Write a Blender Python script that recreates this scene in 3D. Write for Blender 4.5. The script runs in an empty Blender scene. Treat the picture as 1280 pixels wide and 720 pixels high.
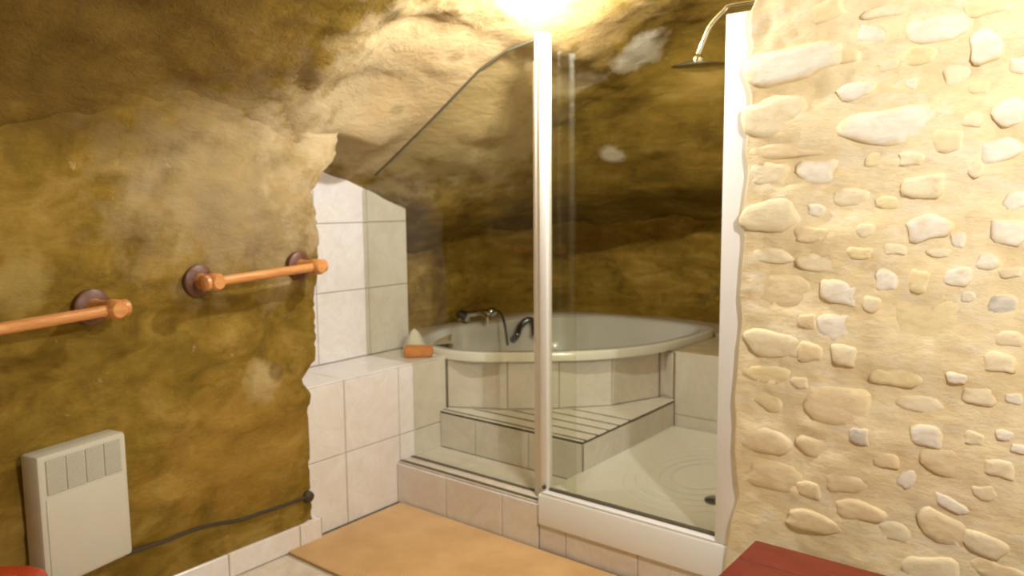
import bpy, bmesh, math, random
import numpy as np
from mathutils import Vector, Matrix

random.seed(7)
D = bpy.data
SC = bpy.context.scene
COL = SC.collection
PI = math.pi

# ------------------------------------------------------------------ camera
FPX = 952.4                                   # focal length in pixels of the 1280 wide photo
YAW, PITCH, ROLL = 0.66836, 0.1110, -0.00824
CAM = Vector((2.7608, -2.5483, 1.5))
_fw = Vector((-math.sin(YAW) * math.cos(PITCH), math.cos(YAW) * math.cos(PITCH), -math.sin(PITCH)))
_r = Vector((math.cos(YAW), math.sin(YAW), 0))
_u = _r.cross(_fw)
CR = math.cos(ROLL) * _r + math.sin(ROLL) * _u
CU = -math.sin(ROLL) * _r + math.cos(ROLL) * _u
camd = D.cameras.new('camera')
camd.sensor_fit = 'HORIZONTAL'
camd.sensor_width = 36.0
camd.lens = FPX / 1280 * 36.0
camd.clip_start = 0.02
camd.dof.use_dof = True                       # the photograph is soft: focus sits in front of the shower
camd.dof.focus_distance = 1.35
camd.dof.aperture_fstop = 5.0
cam = D.objects.new('camera', camd)
COL.objects.link(cam)
cam.matrix_world = Matrix(((CR.x, CU.x, -_fw.x, CAM.x), (CR.y, CU.y, -_fw.y, CAM.y),
                           (CR.z, CU.z, -_fw.z, CAM.z), (0, 0, 0, 1)))
SC.camera = cam

# ------------------------------------------------------------------ world, exposure
world = D.worlds.new('world')
SC.world = world
world.use_nodes = True
world.node_tree.nodes['Background'].inputs[0].default_value = (1.0, 0.86, 0.66, 1)
world.node_tree.nodes['Background'].inputs[1].default_value = 0.05
SC.view_settings.view_transform = 'Standard'
SC.view_settings.look = 'None'
SC.view_settings.gamma = 1.0
SC.view_settings.use_curve_mapping = False
SC.view_settings.exposure = 0.70
LAMP_POS = (1.07, -0.13, 2.345)
LAMP_W = 40.0
FILL_POS = (3.15, -1.40, 2.32)
FILL_W = 74.0


# ------------------------------------------------------------------ pixel helpers (plane gives the distance)
def ray(x, y):
    return (x - 640) / FPX * CR - (y - 360) / FPX * CU + _fw


def P(x, y, ax, v):
    """point of the plane (axis ax = v) seen at photo pixel x, y"""
    d = ray(x, y)
    return CAM + d * ((v - CAM[ax]) / d[ax])


# ------------------------------------------------------------------ numpy value noise
_rng = np.random.RandomState(11)
_T = _rng.rand(64, 64, 64).astype(np.float32) * 2 - 1


def vnoise(p):
    i = np.floor(p).astype(int)
    f = p - i
    f = f * f * (3 - 2 * f)
    i0 = i & 63
    i1 = (i + 1) & 63
    x0, y0, z0 = i0.T
    x1, y1, z1 = i1.T
    fx, fy, fz = f.T
    a = _T[x0, y0, z0] * (1 - fx) + _T[x1, y0, z0] * fx
    b = _T[x0, y1, z0] * (1 - fx) + _T[x1, y1, z0] * fx
    c = _T[x0, y0, z1] * (1 - fx) + _T[x1, y0, z1] * fx
    d = _T[x0, y1, z1] * (1 - fx) + _T[x1, y1, z1] * fx
    return (a * (1 - fy) + b * fy) * (1 - fz) + (c * (1 - fy) + d * fy) * fz


def fbm(p, scale, octv=4, gain=0.5):
    p = np.asarray(p, dtype=float) * scale + 37.3
    s, amp = 0.0, 1.0
    for k in range(octv):
        s = s + amp * vnoise(p)
        p = p * 2.03 + 5.1
        amp *= gain
    return s


def sm(a, b, x):
    t = np.clip((x - a) / (b - a), 0, 1)
    return t * t * (3 - 2 * t)


# ------------------------------------------------------------------ materials
def new_mat(name):
    m = D.materials.new(name)
    m.use_nodes = True
    nt = m.node_tree
    b = nt.nodes['Principled BSDF']
    return m, nt, b


def N(nt, t, **kw):
    n = nt.nodes.new(t)
    for k, v in kw.items():
        if k in n.inputs:
            n.inputs[k].default_value = v
        else:
            setattr(n, k, v)
    return n


def ramp(nt, src, stops):
    r = nt.nodes.new('ShaderNodeValToRGB')
    e = r.color_ramp.elements
    while len(e) < len(stops):
        e.new(0.5)
    for q, (pos, c) in zip(e, stops):
        q.position = pos
        q.color = (c[0], c[1], c[2], 1)
    nt.links.new(src, r.inputs[0])
    return r


def mixc(nt, fac, a, b, mode='MIX'):
    m = nt.nodes.new('ShaderNodeMix')
    m.data_type = 'RGBA'
    m.blend_type = mode
    if isinstance(fac, (int, float)):
        m.inputs[0].default_value = fac
    else:
        nt.links.new(fac, m.inputs[0])
    for s, i in ((a, 6), (b, 7)):
        if isinstance(s, tuple):
            m.inputs[i].default_value = (s[0], s[1], s[2], 1)
        else:
            nt.links.new(s, m.inputs[i])
    return m.outputs[2]


def pos(nt, scale=(1, 1, 1)):
    g = nt.nodes.new('ShaderNodeNewGeometry')
    mp = nt.nodes.new('ShaderNodeMapping')
    mp.inputs['Scale'].default_value = scale
    nt.links.new(g.outputs['Position'], mp.inputs[0])
    return mp.outputs[0], g


def noise(nt, vec, scale, detail=4, rough=0.55, dist=0.0):
    n = nt.nodes.new('ShaderNodeTexNoise')
    n.inputs['Scale'].default_value = scale
    n.inputs['Detail'].default_value = detail
    n.inputs['Roughness'].default_value = rough
    n.inputs['Distortion'].default_value = dist
    nt.links.new(vec, n.inputs['Vector'])
    return n.outputs['Fac']


def bump(nt, b, h, strength, dist):
    n = nt.nodes.new('ShaderNodeBump')
    n.inputs['Strength'].default_value = strength
    n.inputs['Distance'].default_value = dist
    nt.links.new(h, n.inputs['Height'])
    nt.links.new(n.outputs[0], b.inputs['Normal'])


def plain(name, c, rough=0.5, metal=0.0, var=0.06, bscale=0, bstr=0.1, coat=0.0):
    m, nt, b = new_mat(name)
    v, g = pos(nt)
    f = noise(nt, v, 14, 3)
    lo = tuple(x * (1 - var) for x in c)
    hi = tuple(min(1, x * (1 + var)) for x in c)
    r = ramp(nt, f, [(0.3, lo), (0.7, hi)])
    nt.links.new(r.outputs[0], b.inputs['Base Color'])
    b.inputs['Roughness'].default_value = rough
    b.inputs['Metallic'].default_value = metal
    b.inputs['Coat Weight'].default_value = coat
    if bscale:
        bump(nt, b, noise(nt, v, bscale, 3), bstr, 0.01)
    return m


# spots of other stone colour or painted light and shade: (centre, radius, stretch xyz, colour)
ROCK_SPOTS = []


def rock_mat(name, stops, spots, streak=(1.0, 1.0, 3.4)):
    m, nt, b = new_mat(name)
    v, g = pos(nt)
    n1 = noise(nt, v, 2.1, 7, 0.62, 0.4)
    vs, _ = pos(nt, streak)
    n2 = noise(nt, vs, 3.2, 6, 0.65, 0.8)
    add = N(nt, 'ShaderNodeMath', operation='ADD')
    nt.links.new(n1, add.inputs[0]); nt.links.new(n2, add.inputs[1])
    hf = N(nt, 'ShaderNodeMath', operation='MULTIPLY'); hf.inputs[1].default_value = 0.5
    nt.links.new(add.outputs[0], hf.inputs[0])
    c = ramp(nt, hf.outputs[0], stops).outputs[0]
    # darker lichen blotches and pale lime specks
    n3 = noise(nt, v, 6.5, 5, 0.7)
    bl = ramp(nt, n3, [(0.53, (0, 0, 0)), (0.70, (1, 1, 1))]).outputs[0]
    fac = N(nt, 'ShaderNodeMath', operation='MULTIPLY'); fac.inputs[1].default_value = 0.6
    nt.links.new(bl, fac.inputs[0])
    c = mixc(nt, fac.outputs[0], c, (0.12, 0.070, 0.016))
    n4 = noise(nt, v, 17, 4, 0.7)
    sp = ramp(nt, n4, [(0.66, (0, 0, 0)), (0.78, (0.55, 0.55, 0.55))]).outputs[0]
    c = mixc(nt, sp, c, (0.66, 0.50, 0.27))
    wob = noise(nt, v, 9, 4, 0.6)
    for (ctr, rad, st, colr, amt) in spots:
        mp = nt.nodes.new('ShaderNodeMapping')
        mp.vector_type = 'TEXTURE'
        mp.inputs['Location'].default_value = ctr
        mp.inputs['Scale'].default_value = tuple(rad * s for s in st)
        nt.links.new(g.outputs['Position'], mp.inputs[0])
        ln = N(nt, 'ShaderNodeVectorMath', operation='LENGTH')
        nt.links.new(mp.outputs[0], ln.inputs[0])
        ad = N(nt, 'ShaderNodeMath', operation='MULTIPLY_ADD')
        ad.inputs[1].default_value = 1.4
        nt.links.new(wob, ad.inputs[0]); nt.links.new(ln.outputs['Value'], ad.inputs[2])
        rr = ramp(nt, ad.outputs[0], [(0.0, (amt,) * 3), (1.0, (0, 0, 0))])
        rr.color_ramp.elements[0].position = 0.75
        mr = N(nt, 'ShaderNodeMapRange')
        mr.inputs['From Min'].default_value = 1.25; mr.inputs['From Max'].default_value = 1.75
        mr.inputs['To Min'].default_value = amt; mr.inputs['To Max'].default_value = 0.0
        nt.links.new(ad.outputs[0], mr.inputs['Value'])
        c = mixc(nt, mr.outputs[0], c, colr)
    nt.links.new(c, b.inputs['Base Color'])
    b.inputs['Roughness'].default_value = 0.93
    b.inputs['Specular IOR Level'].default_value = 0.12
    h1 = noise(nt, vs, 11, 8, 0.68, 0.3)
    bump(nt, b, h1, 0.45, 0.024)
    return m


SPOTS = [((1.1, 0.9, 2.1), 0.01, (1, 1, 1), (0.8, 0.8, 0.8), 0.0)]
M = {}
M['rock'] = rock_mat('cave_rock', [(0.30, (0.13, 0.078, 0.014)), (0.43, (0.235, 0.148, 0.030)),
                                   (0.54, (0.31, 0.205, 0.055)), (0.70, (0.43, 0.31, 0.12))], SPOTS)


def mortar_mat():
    m, nt, b = new_mat('lime_mortar')
    c, vs = mortar_colour(nt)
    nt.links.new(c, b.inputs['Base Color'])
    b.inputs['Roughness'].default_value = 0.95
    b.inputs['Specular IOR Level'].default_value = 0.1
    bump(nt, b, noise(nt, vs, 20, 7, 0.65), 0.45, 0.012)
    return m




def mortar_colour(nt):
    v, g = pos(nt)
    n1 = noise(nt, v, 3.5, 6, 0.6, 0.5)
    c = ramp(nt, n1, [(0.3, (0.72, 0.57, 0.33)), (0.5, (0.80, 0.68, 0.43)), (0.7, (0.84, 0.75, 0.52))]).outputs[0]
    vs, _ = pos(nt, (1, 1, 2.2))
    n2 = noise(nt, vs, 9, 6, 0.7, 0.6)
    bl = ramp(nt, n2, [(0.50, (0, 0, 0)), (0.64, (0.75, 0.75, 0.75))]).outputs[0]
    c = mixc(nt, bl, c, (0.82, 0.75, 0.59))
    n5 = noise(nt, vs, 7, 6, 0.7, 1.2)
    d = ramp(nt, n5, [(0.58, (0, 0, 0)), (0.74, (0.5, 0.5, 0.5))]).outputs[0]
    c = mixc(nt, d, c, (0.66, 0.49, 0.27))
    n6 = noise(nt, vs, 26, 5, 0.7, 0.5)
    e = ramp(nt, n6, [(0.52, (0, 0, 0)), (0.68, (0.5, 0.5, 0.5))]).outputs[0]
    return mixc(nt, e, c, (0.68, 0.53, 0.31)), vs


def stone_mat(name, c0, c1):
    m, nt, b = new_mat(name)
    v, g = pos(nt, (1, 1, 1.7))
    n1 = noise(nt, v, 13, 6, 0.62, 0.6)
    c = ramp(nt, n1, [(0.32, c0), (0.55, c1), (0.75, tuple(min(0.9, x * 1.06) for x in c1))]).outputs[0]
    mc, _ = mortar_colour(nt)
    at = nt.nodes.new('ShaderNodeAttribute')
    at.attribute_name = 'core'
    n2 = noise(nt, v, 26, 5, 0.7, 0.8)
    ad = N(nt, 'ShaderNodeMath', operation='MULTIPLY_ADD'); ad.inputs[1].default_value = 1.5
    nt.links.new(n2, ad.inputs[0]); nt.links.new(at.outputs['Fac'], ad.inputs[2])
    mr = N(nt, 'ShaderNodeMapRange')
    mr.inputs['From Min'].default_value = 0.85; mr.inputs['From Max'].default_value = 1.35
    nt.links.new(ad.outputs[0], mr.inputs['Value'])
    c = mixc(nt, mr.outputs[0], mc, c)
    nt.links.new(c, b.inputs['Base Color'])
    b.inputs['Roughness'].default_value = 0.9
    b.inputs['Specular IOR Level'].default_value = 0.15
    bump(nt, b, noise(nt, v, 26, 6, 0.6), 0.3, 0.008)
    return m


M['mortar'] = mortar_mat()
STONE = {'w': stone_mat('stone_white', (0.74, 0.67, 0.53), (0.83, 0.79, 0.69)),
         'c': stone_mat('stone_cream', (0.72, 0.61, 0.40), (0.81, 0.73, 0.53)),
         'y': stone_mat('stone_yellow', (0.72, 0.58, 0.32), (0.80, 0.69, 0.42)),
         't': stone_mat('stone_tan', (0.71, 0.56, 0.34), (0.79, 0.66, 0.43)),
         'g': stone_mat('stone_grey', (0.42, 0.40, 0.36), (0.66, 0.62, 0.53))}


def tile_mat(name, c0, c1, vein):
    m, nt, b = new_mat(name)
    v, g = pos(nt)
    n1 = noise(nt, v, 5, 5, 0.6, 1.5)
    c = ramp(nt, n1, [(0.35, c0), (0.62, c1)]).outputs[0]
    n2 = noise(nt, v, 3.2, 7, 0.7, 2.5)
    ve = ramp(nt, n2, [(0.47, (0, 0, 0)), (0.50, (0.5, 0.5, 0.5)), (0.53, (0, 0, 0))]).outputs[0]
    c = mixc(nt, ve, c, vein)
    nt.links.new(c, b.inputs['Base Color'])
    b.inputs['Roughness'].default_value = 0.22
    b.inputs['Specular IOR Level'].default_value = 0.45
    return m


M['tile'] = tile_mat('glazed_wall_tile', (0.77, 0.73, 0.69), (0.82, 0.80, 0.785), (0.72, 0.65, 0.60))
M['floor_tile'] = tile_mat('glazed_floor_tile', (0.66, 0.59, 0.47), (0.74, 0.67, 0.56), (0.6, 0.5, 0.4))
M['grout'] = plain('grout', (0.40, 0.34, 0.27), 0.9, var=0.1)
M['dark_gap'] = plain('dark_gap', (0.10, 0.085, 0.05), 0.8)
M['white_pvc'] = plain('white_lacquered_profile', (0.86, 0.86, 0.86), 0.3, var=0.01)
M['acrylic'] = plain('white_acrylic', (0.83, 0.83, 0.81), 0.18, var=0.01, coat=0.3)
M['tray'] = plain('white_ceramic_tray', (0.80, 0.80, 0.77), 0.25, var=0.01)
M['chrome'] = plain('chrome', (0.75, 0.76, 0.78), 0.08, 1.0, var=0.02)
M['dark_chrome'] = plain('dark_chrome', (0.16, 0.17, 0.19), 0.18, 0.9, var=0.05)
M['rubber'] = plain('dark_seal', (0.10, 0.085, 0.05), 0.7)
M['heater'] = plain('cream_painted_steel', (0.55, 0.53, 0.45), 0.4, var=0.02)
M['grille'] = plain('grille_recess', (0.34, 0.325, 0.27), 0.6, var=0.03)
M['cable'] = plain('black_cable', (0.05, 0.035, 0.015), 0.6)
M['plaster'] = plain('lime_plaster', (0.55, 0.45, 0.27), 0.95, var=0.12, bscale=12, bstr=0.3)
M['sponge'] = plain('orange_sponge', (0.74, 0.28, 0.06), 0.9, var=0.15, bscale=120, bstr=0.6)
M['cloth'] = plain('white_cloth', (0.72, 0.69, 0.60), 0.9, var=0.05, bscale=60, bstr=0.2)
M['red_plastic'] = plain('red_plastic', (0.55, 0.06, 0.02), 0.35, var=0.05)
M['bulb'], _nt, _b = new_mat('lamp_opal_glass')
_b.inputs['Base Color'].default_value = (0.9, 0.88, 0.8, 1)
_b.inputs['Emission Color'].default_value = (1.0, 0.86, 0.62, 1)
_b.inputs['Emission Strength'].default_value = 6.0


def wood_mat(name, c0, c1, rough, axis_scale):
    m, nt, b = new_mat(name)
    tc = nt.nodes.new('ShaderNodeTexCoord')
    mp = nt.nodes.new('ShaderNodeMapping')
    mp.inputs['Scale'].default_value = axis_scale
    nt.links.new(tc.outputs['Object'], mp.inputs[0])
    f = noise(nt, mp.outputs[0], 10, 6, 0.6, 0.8)
    c = ramp(nt, f, [(0.3, c0), (0.7, c1)]).outputs[0]
    nt.links.new(c, b.inputs['Base Color'])
    b.inputs['Roughness'].default_value = rough
    bump(nt, b, f, 0.08, 0.004)
    return m


M['pine'] = wood_mat('varnished_pine', (0.50, 0.20, 0.055), (0.72, 0.34, 0.12), 0.35, (6, 0.6, 6))
M['dark_wood'] = wood_mat('dark_stained_wood', (0.09, 0.035, 0.02), (0.20, 0.08, 0.04), 0.45, (5, 5, 5))
M['red_wood'] = wood_mat('red_stained_wood', (0.15, 0.014, 0.006), (0.22, 0.026, 0.010), 0.42, (0.8, 9, 9))


def mat_fabric():
    m, nt, b = new_mat('tan_looped_mat')
    v, g = pos(nt)
    f = noise(nt, v, 4, 5, 0.6)
    c = ramp(nt, f, [(0.35, (0.56, 0.33, 0.12)), (0.65, (0.68, 0.43, 0.18))]).outputs[0]
    nt.links.new(c, b.inputs['Base Color'])
    b.inputs['Roughness'].default_value = 0.95
    b.inputs['Sheen Weight'].default_value = 0.2
    bump(nt, b, noise(nt, v, 150, 2), 0.6, 0.006)
    return m


M['mat'] = mat_fabric()


def glass_mat():
    m = D.materials.new('tinted_shower_glass')
    m.use_nodes = True
    nt = m.node_tree
    nt.nodes.clear()
    out = nt.nodes.new('ShaderNodeOutputMaterial')
    tr = nt.nodes.new('ShaderNodeBsdfTransparent')
    tr.inputs[0].default_value = (0.960, 0.962, 0.918, 1)
    gl = nt.nodes.new('ShaderNodeBsdfGlossy')
    gl.inputs['Roughness'].default_value = 0.02
    gl.inputs['Color'].default_value = (1, 1, 1, 1)
    lw_ = nt.nodes.new('ShaderNodeLayerWeight')
    pw = N(nt, 'ShaderNodeMath', operation='POWER'); pw.inputs[1].default_value = 5.0
    nt.links.new(lw_.outputs['Facing'], pw.inputs[0])
    ma = N(nt, 'ShaderNodeMath', operation='MULTIPLY_ADD'); ma.inputs[1].default_value = 0.5; ma.inputs[2].default_value = 0.022
    nt.links.new(pw.outputs[0], ma.inputs[0])
    mx = nt.nodes.new('ShaderNodeMixShader')
    nt.links.new(ma.outputs[0], mx.inputs[0])
    nt.links.new(tr.outputs[0], mx.inputs[1])
    nt.links.new(gl.outputs[0], mx.inputs[2])
    nt.links.new(mx.outputs[0], out.inputs[0])
    return m


M['glass'] = glass_mat()

# ------------------------------------------------------------------ object helpers
WLOC = {}


def link(o, parent=None):
    COL.objects.link(o)
    if parent is not None:
        o.parent = parent
    return o


def tag(o, label=None, cat=None, group=None, kind=None):
    if label: o['label'] = label
    if cat: o['category'] = cat
    if group: o['group'] = group
    if kind: o['kind'] = kind
    return o


def thing(name, label, cat, loc, group=None):
    o = D.objects.new(name, None)
    o.empty_display_size = 0.05
    o.location = loc
    link(o)
    WLOC[o] = Vector(loc)
    return tag(o, label, cat, group)


def mesh_obj(name, verts, faces, mat, parent=None, smooth=False, origin=None, angle=None):
    """verts are world coordinates; the object's origin is `origin` (or the parent's place)"""
    base = WLOC[parent] if parent is not None else Vector((0, 0, 0))
    o0 = Vector(origin) if origin is not None else base
    me = D.meshes.new(name)
    me.from_pydata([tuple(Vector(v) - o0) for v in verts], [], faces)
    me.update()
    if isinstance(mat, str): mat = M[mat]
    me.materials.append(mat)
    if smooth:
        for p in me.polygons: p.use_smooth = True
        if angle: me.set_sharp_from_angle(angle=math.radians(angle))
    o = D.objects.new(name, me)
    o.location = o0 - base
    link(o, parent)
    WLOC[o] = o0
    return o


def bm_obj(name, bm, mat, parent=None, smooth=True, origin=None, angle=40):
    bm.normal_update()
    vs = [v.co.copy() for v in bm.verts]
    bm.verts.index_update()
    fs = [[v.index for v in f.verts] for f in bm.faces]
    bm.free()
    return mesh_obj(name, vs, fs, mat, parent, smooth, origin, angle)


def bm_box(bm, lo, hi, bev=0.0, seg=2, mtx=None):
    b2 = bmesh.new()
    bmesh.ops.create_cube(b2, size=1)
    lo, hi = Vector(lo), Vector(hi)
    for v in b2.verts:
        v.co = Vector(((v.co.x + .5) * (hi.x - lo.x) + lo.x, (v.co.y + .5) * (hi.y - lo.y) + lo.y,
                       (v.co.z + .5) * (hi.z - lo.z) + lo.z))
    if bev:
        bmesh.ops.bevel(b2, geom=b2.edges[:], offset=bev, segments=seg, affect='EDGES', profile=0.5)
    if mtx is not None:
        bmesh.ops.transform(b2, matrix=mtx, verts=b2.verts)
    me = D.meshes.new('tmp')
    b2.to_mesh(me); b2.free()
    bm.from_mesh(me)
    D.meshes.remove(me)


def box(name, lo, hi, mat, parent=None, bev=0.003, mtx=None, origin=None):
    bm = bmesh.new()
    bm_box(bm, lo, hi, bev, 2, mtx)
    return bm_obj(name, bm, mat, parent, True, origin)


def frame_of(d):
    d = Vector(d).normalized()
    a = Vector((0, 0, 1)) if abs(d.z) < 0.9 else Vector((1, 0, 0))
    u = d.cross(a).normalized()
    return u, d.cross(u).normalized()


def bm_tube(bm, pts, rad, seg=12, caps=True):
    pts = [Vector(p) for p in pts]
    rings = []
    for i, p in enumerate(pts):
        d = pts[min(i + 1, len(pts) - 1)] - pts[max(i - 1, 0)]
        u, w = frame_of(d)
        if rings:                       # keep the frame from twisting
            pu = prev
            u = (pu - d.normalized() * pu.dot(d.normalized())).normalized()
            w = d.normalized().cross(u)
        prev = u
        r = rad[i] if isinstance(rad, (list, tuple)) else rad
        rings.append([bm.verts.new(p + (u * math.cos(2 * PI * k / seg) + w * math.sin(2 * PI * k / seg)) * r)
                      for k in range(seg)])
    for a, b in zip(rings, rings[1:]):
        for k in range(seg):
            bm.faces.new((a[k], a[(k + 1) % seg], b[(k + 1) % seg], b[k]))
    if caps:
        bm.faces.new(rings[0][::-1]); bm.faces.new(rings[-1])


def tube(name, pts, rad, mat, parent=None, seg=12, origin=None):
    bm = bmesh.new()
    bm_tube(bm, pts, rad, seg)
    bmesh.ops.recalc_face_normals(bm, faces=bm.faces)
    return bm_obj(name, bm, mat, parent, True, origin)


def bm_lathe(bm, c, axis, prof, seg=24):
    c = Vector(c); ax = Vector(axis).normalized()
    u, w = frame_of(ax)
    rings = []
    for r, h in prof:
        r = max(r, 1e-4)
        rings.append([bm.verts.new(c + ax * h + (u * math.cos(2 * PI * k / seg) + w * math.sin(2 * PI * k / seg)) * r)
                      for k in range(seg)])
    for a, b in zip(rings, rings[1:]):
        for k in range(seg):
            bm.faces.new((a[k], a[(k + 1) % seg], b[(k + 1) % seg], b[k]))
    bm.faces.new(rings[0][::-1]); bm.faces.new(rings[-1])


def lathe(name, c, axis, prof, mat, parent=None, seg=24, origin=None):
    bm = bmesh.new()
    bm_lathe(bm, c, axis, prof, seg)
    bmesh.ops.recalc_face_normals(bm, faces=bm.faces)
    return bm_obj(name, bm, mat, parent, True, origin)


def spline(pts, n=8, closed=False):
    """Catmull-Rom through points"""
    pts = [Vector(p) for p in pts]
    m = len(pts)
    out = []
    for i in range(m if closed else m - 1):
        if closed:
            p0, p1, p2, p3 = (pts[(i + k) % m] for k in (-1, 0, 1, 2))
        else:
            p0, p1, p2, p3 = pts[max(i - 1, 0)], pts[i], pts[i + 1], pts[min(i + 2, m - 1)]
        for k in range(n):
            t = k / n
            out.append(0.5 * ((2 * p1) + (p2 - p0) * t + (2 * p0 - 5 * p1 + 4 * p2 - p3) * t * t
                              + (3 * p1 - p0 - 3 * p2 + p3) * t ** 3))
    if not closed: out.append(pts[-1])
    return out


_tile_cache = {}


def tiles(parent, O, U, V, rects, mat='tile', t=0.006, joint=0.004, name='tile'):
    """bevelled tiles on the plane O + u U + v V; rects are cells (u0, u1, v0, v1)"""
    O, U, V = Vector(O), Vector(U), Vector(V)
    Nn = U.cross(V)
    rot = Matrix((U, V, Nn)).transposed().to_quaternion()
    res = []
    for (u0, u1, v0, v1) in rects:
        w, h = u1 - u0 - joint, v1 - v0 - joint
        key = (round(w, 3), round(h, 3), mat, t)
        me = _tile_cache.get(key)
        if me is None:
            i = 0.0025
            x, y = w / 2, h / 2
            vs = [(-x, -y, -.002), (x, -y, -.002), (x, y, -.002), (-x, y, -.002),
                  (-x, -y, t - i), (x, -y, t - i), (x, y, t - i), (-x, y, t - i),
                  (-x + i, -y + i, t), (x - i, -y + i, t), (x - i, y - i, t), (-x + i, y - i, t)]
            fs = [(8, 9, 10, 11), (3, 2, 1, 0)]
            for k in range(4):
                j = (k + 1) % 4
                fs += [(k, j, 4 + j, 4 + k), (4 + k, 4 + j, 8 + j, 8 + k)]
            me = D.meshes.new(name)
            me.from_pydata(vs, [], fs); me.update()
            me.materials.append(M[mat])
            _tile_cache[key] = me
        o = D.objects.new(name, me)
        wp = O + U * ((u0 + u1) / 2) + V * ((v0 + v1) / 2)
        o.location = wp - WLOC[parent]
        o.rotation_mode = 'QUATERNION'
        o.rotation_quaternion = rot
        link(o, parent)
        res.append(o)
    return res


def grid_faces(nu, nv, flip=False):
    fs = []
    for i in range(nu - 1):
        for j in range(nv - 1):
            a, b, c, d = i * nv + j, (i + 1) * nv + j, (i + 1) * nv + j + 1, i * nv + j + 1
            fs.append((a, d, c, b) if flip else (a, b, c, d))
    return fs


# ------------------------------------------------------------------ the rock: left wall, back of the alcove, ceiling
LEFT_PATH_Y0 = -4.3
EDGE_PX = [(424, 168), (420, 200), (404, 217), (391, 240), (396, 265), (400, 300), (398, 340), (394, 380), (396, 420),
           (395, 450), (386, 466), (378, 478), (390, 492), (386, 520), (388, 560), (388, 600), (391, 640), (392, 662)]
_e = [P(x, y, 0, 0.035) for x, y in EDGE_PX]
EZ = np.array([q.z for q in _e][::-1]); EY = np.array([q.y for q in _e][::-1])


def x_left(y, z):
    return 0.03 + 0.15 * np.maximum(0, -0.62 - y) * (0.1 + 0.9 * sm(0.1, 0.45, z)) + 0.30 * np.maximum(0, z - 1.5) ** 1.5 * sm(-0.40, -0.8, y)


BACK = spline([(-0.365, 0.43, 0), (-0.50, 0.52, 0), (-0.70, 0.80, 0), (-0.77, 1.25, 0), (-0.70, 1.75, 0), (-0.42, 2.10, 0),
               (0.05, 2.22, 0), (0.55, 2.20, 0), (1.05, 2.12, 0), (1.50, 2.16, 0), (1.95, 2.15, 0)], 8)
BACK_NP = np.array([(p.x, p.y) for p in spline(BACK, 3)])


def dist_back(x, y):
    d = np.full(x.shape, 9.0)
    for k in range(len(BACK_NP)):
        d = np.minimum(d, np.hypot(x - BACK_NP[k, 0], y - BACK_NP[k, 1]))
    return d


GY = 0.125                                  # plane of the left glass, cut to the slope of the rock
DIAG = [(672, 47), (633, 62), (600, 86), (560, 128), (520, 168), (490, 198), (470, 217)]
dg = [P(x, y, 1, GY) for x, y in DIAG]
DX = [q.x for q in dg[::-1]]
DZ = [q.z for q in dg[::-1]]


def z_ceil(x, y):
    prof = np.interp(x, [-1.2, -0.35] + DX + [1.08, 1.4, 1.9, 3.0, 5.0], [1.10, 1.585] + DZ + [2.40, 2.45, 2.47, 2.50, 2.52])
    yy = np.clip(y, -0.75, 2.4) - 0.12
    z = prof - np.where(yy < 0, 0.34, 0.34 - 0.16 * sm(-0.2, 0.5, x)) * yy
    zf = np.interp(x, [-1.0, -0.4, 0.0, 0.8, 1.8], [1.44, 1.46, 1.48, 1.54, 1.60])
    w = sm(0.35, 1.5, y) * (1 - sm(-0.2, 0.4, x)) + sm(0.85, 1.62, y) * sm(-0.2, 0.4, x)
    z = z * (1 - w) + zf * w
    z = z - 0.12 * np.exp(-dist_back(x, y) / 0.20) * sm(0.5, 1.0, y)
    dl = np.maximum(0, x - x_left(y, 1.6))
    zl = 1.77 + 0.06 * np.exp(-((y + 1.0) / 0.4) ** 2) - 0.05 * sm(-1.2, -1.8, y) + 0.06 * np.exp(-((y + 0.3) / 0.2) ** 2) \
        + 0.34 * dl + 0.22 * (1 - np.exp(-dl / 0.22))
    k = 0.10
    h = np.clip(0.5 + 0.5 * (z - zl) / k, 0, 1)
    zm = z * (1 - h) + zl * h - k * h * (1 - h)
    w2 = sm(0.10, -0.12, y)
    z = z * (1 - w2) + zm * w2
    return z


def rock_noise(p):
    q = p * np.array([1, 1, 1.8])
    return 0.055 * fbm(q, 1.5, 2) + 0.013 * fbm(q + 9, 6.0, 3, 0.5)


# left wall: runs along y, ends in the ragged edge beside the tiled niche
ny, nz = 190, 120
zs = np.linspace(0.100, 2.35, nz)
t = np.linspace(0, 1, ny) ** 0.75
pts = []
for i in range(ny + 5):
    for j in range(nz):
        z = zs[j]
        ye = np.interp(z, EZ, EY)
        if i < ny:
            y = LEFT_PATH_Y0 + (ye - LEFT_PATH_Y0) * t[i]
            pts.append((float(x_left(y, z)), y, z, (ye - y)))
        else:
            k = i - ny
            pts.append((0.035 - [0.02, 0.055, 0.13, 0.24, 0.37][k], ye - [-0.004, 0.0, 0.012, 0.02, 0.02][k], z, 0.0))
A = np.array(pts)
nz_ = rock_noise(A[:, :3])
fade = sm(0.0, 0.25, A[:, 3]) * 0.9 + 0.1
low = sm(0.12, 0.35, A[:, 2]) * 0.85 + 0.15
A[:, 0] += np.where(A[:, 3] > 0, nz_ * fade * low, 0)
# rounded lip at the ragged edge
A[:, 0] -= np.where(A[:, 3] > 0, 0.014 * (1 - sm(0, 0.05, A[:, 3])), 0)
fs = grid_faces(ny + 5, nz, True)
wl = mesh_obj('wall_left', A[:, :3].tolist(), fs, 'rock', None, True)
tag(wl, 'rough ochre cave rock wall carrying the heater and towel rails', 'rock wall', kind='structure')

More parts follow.
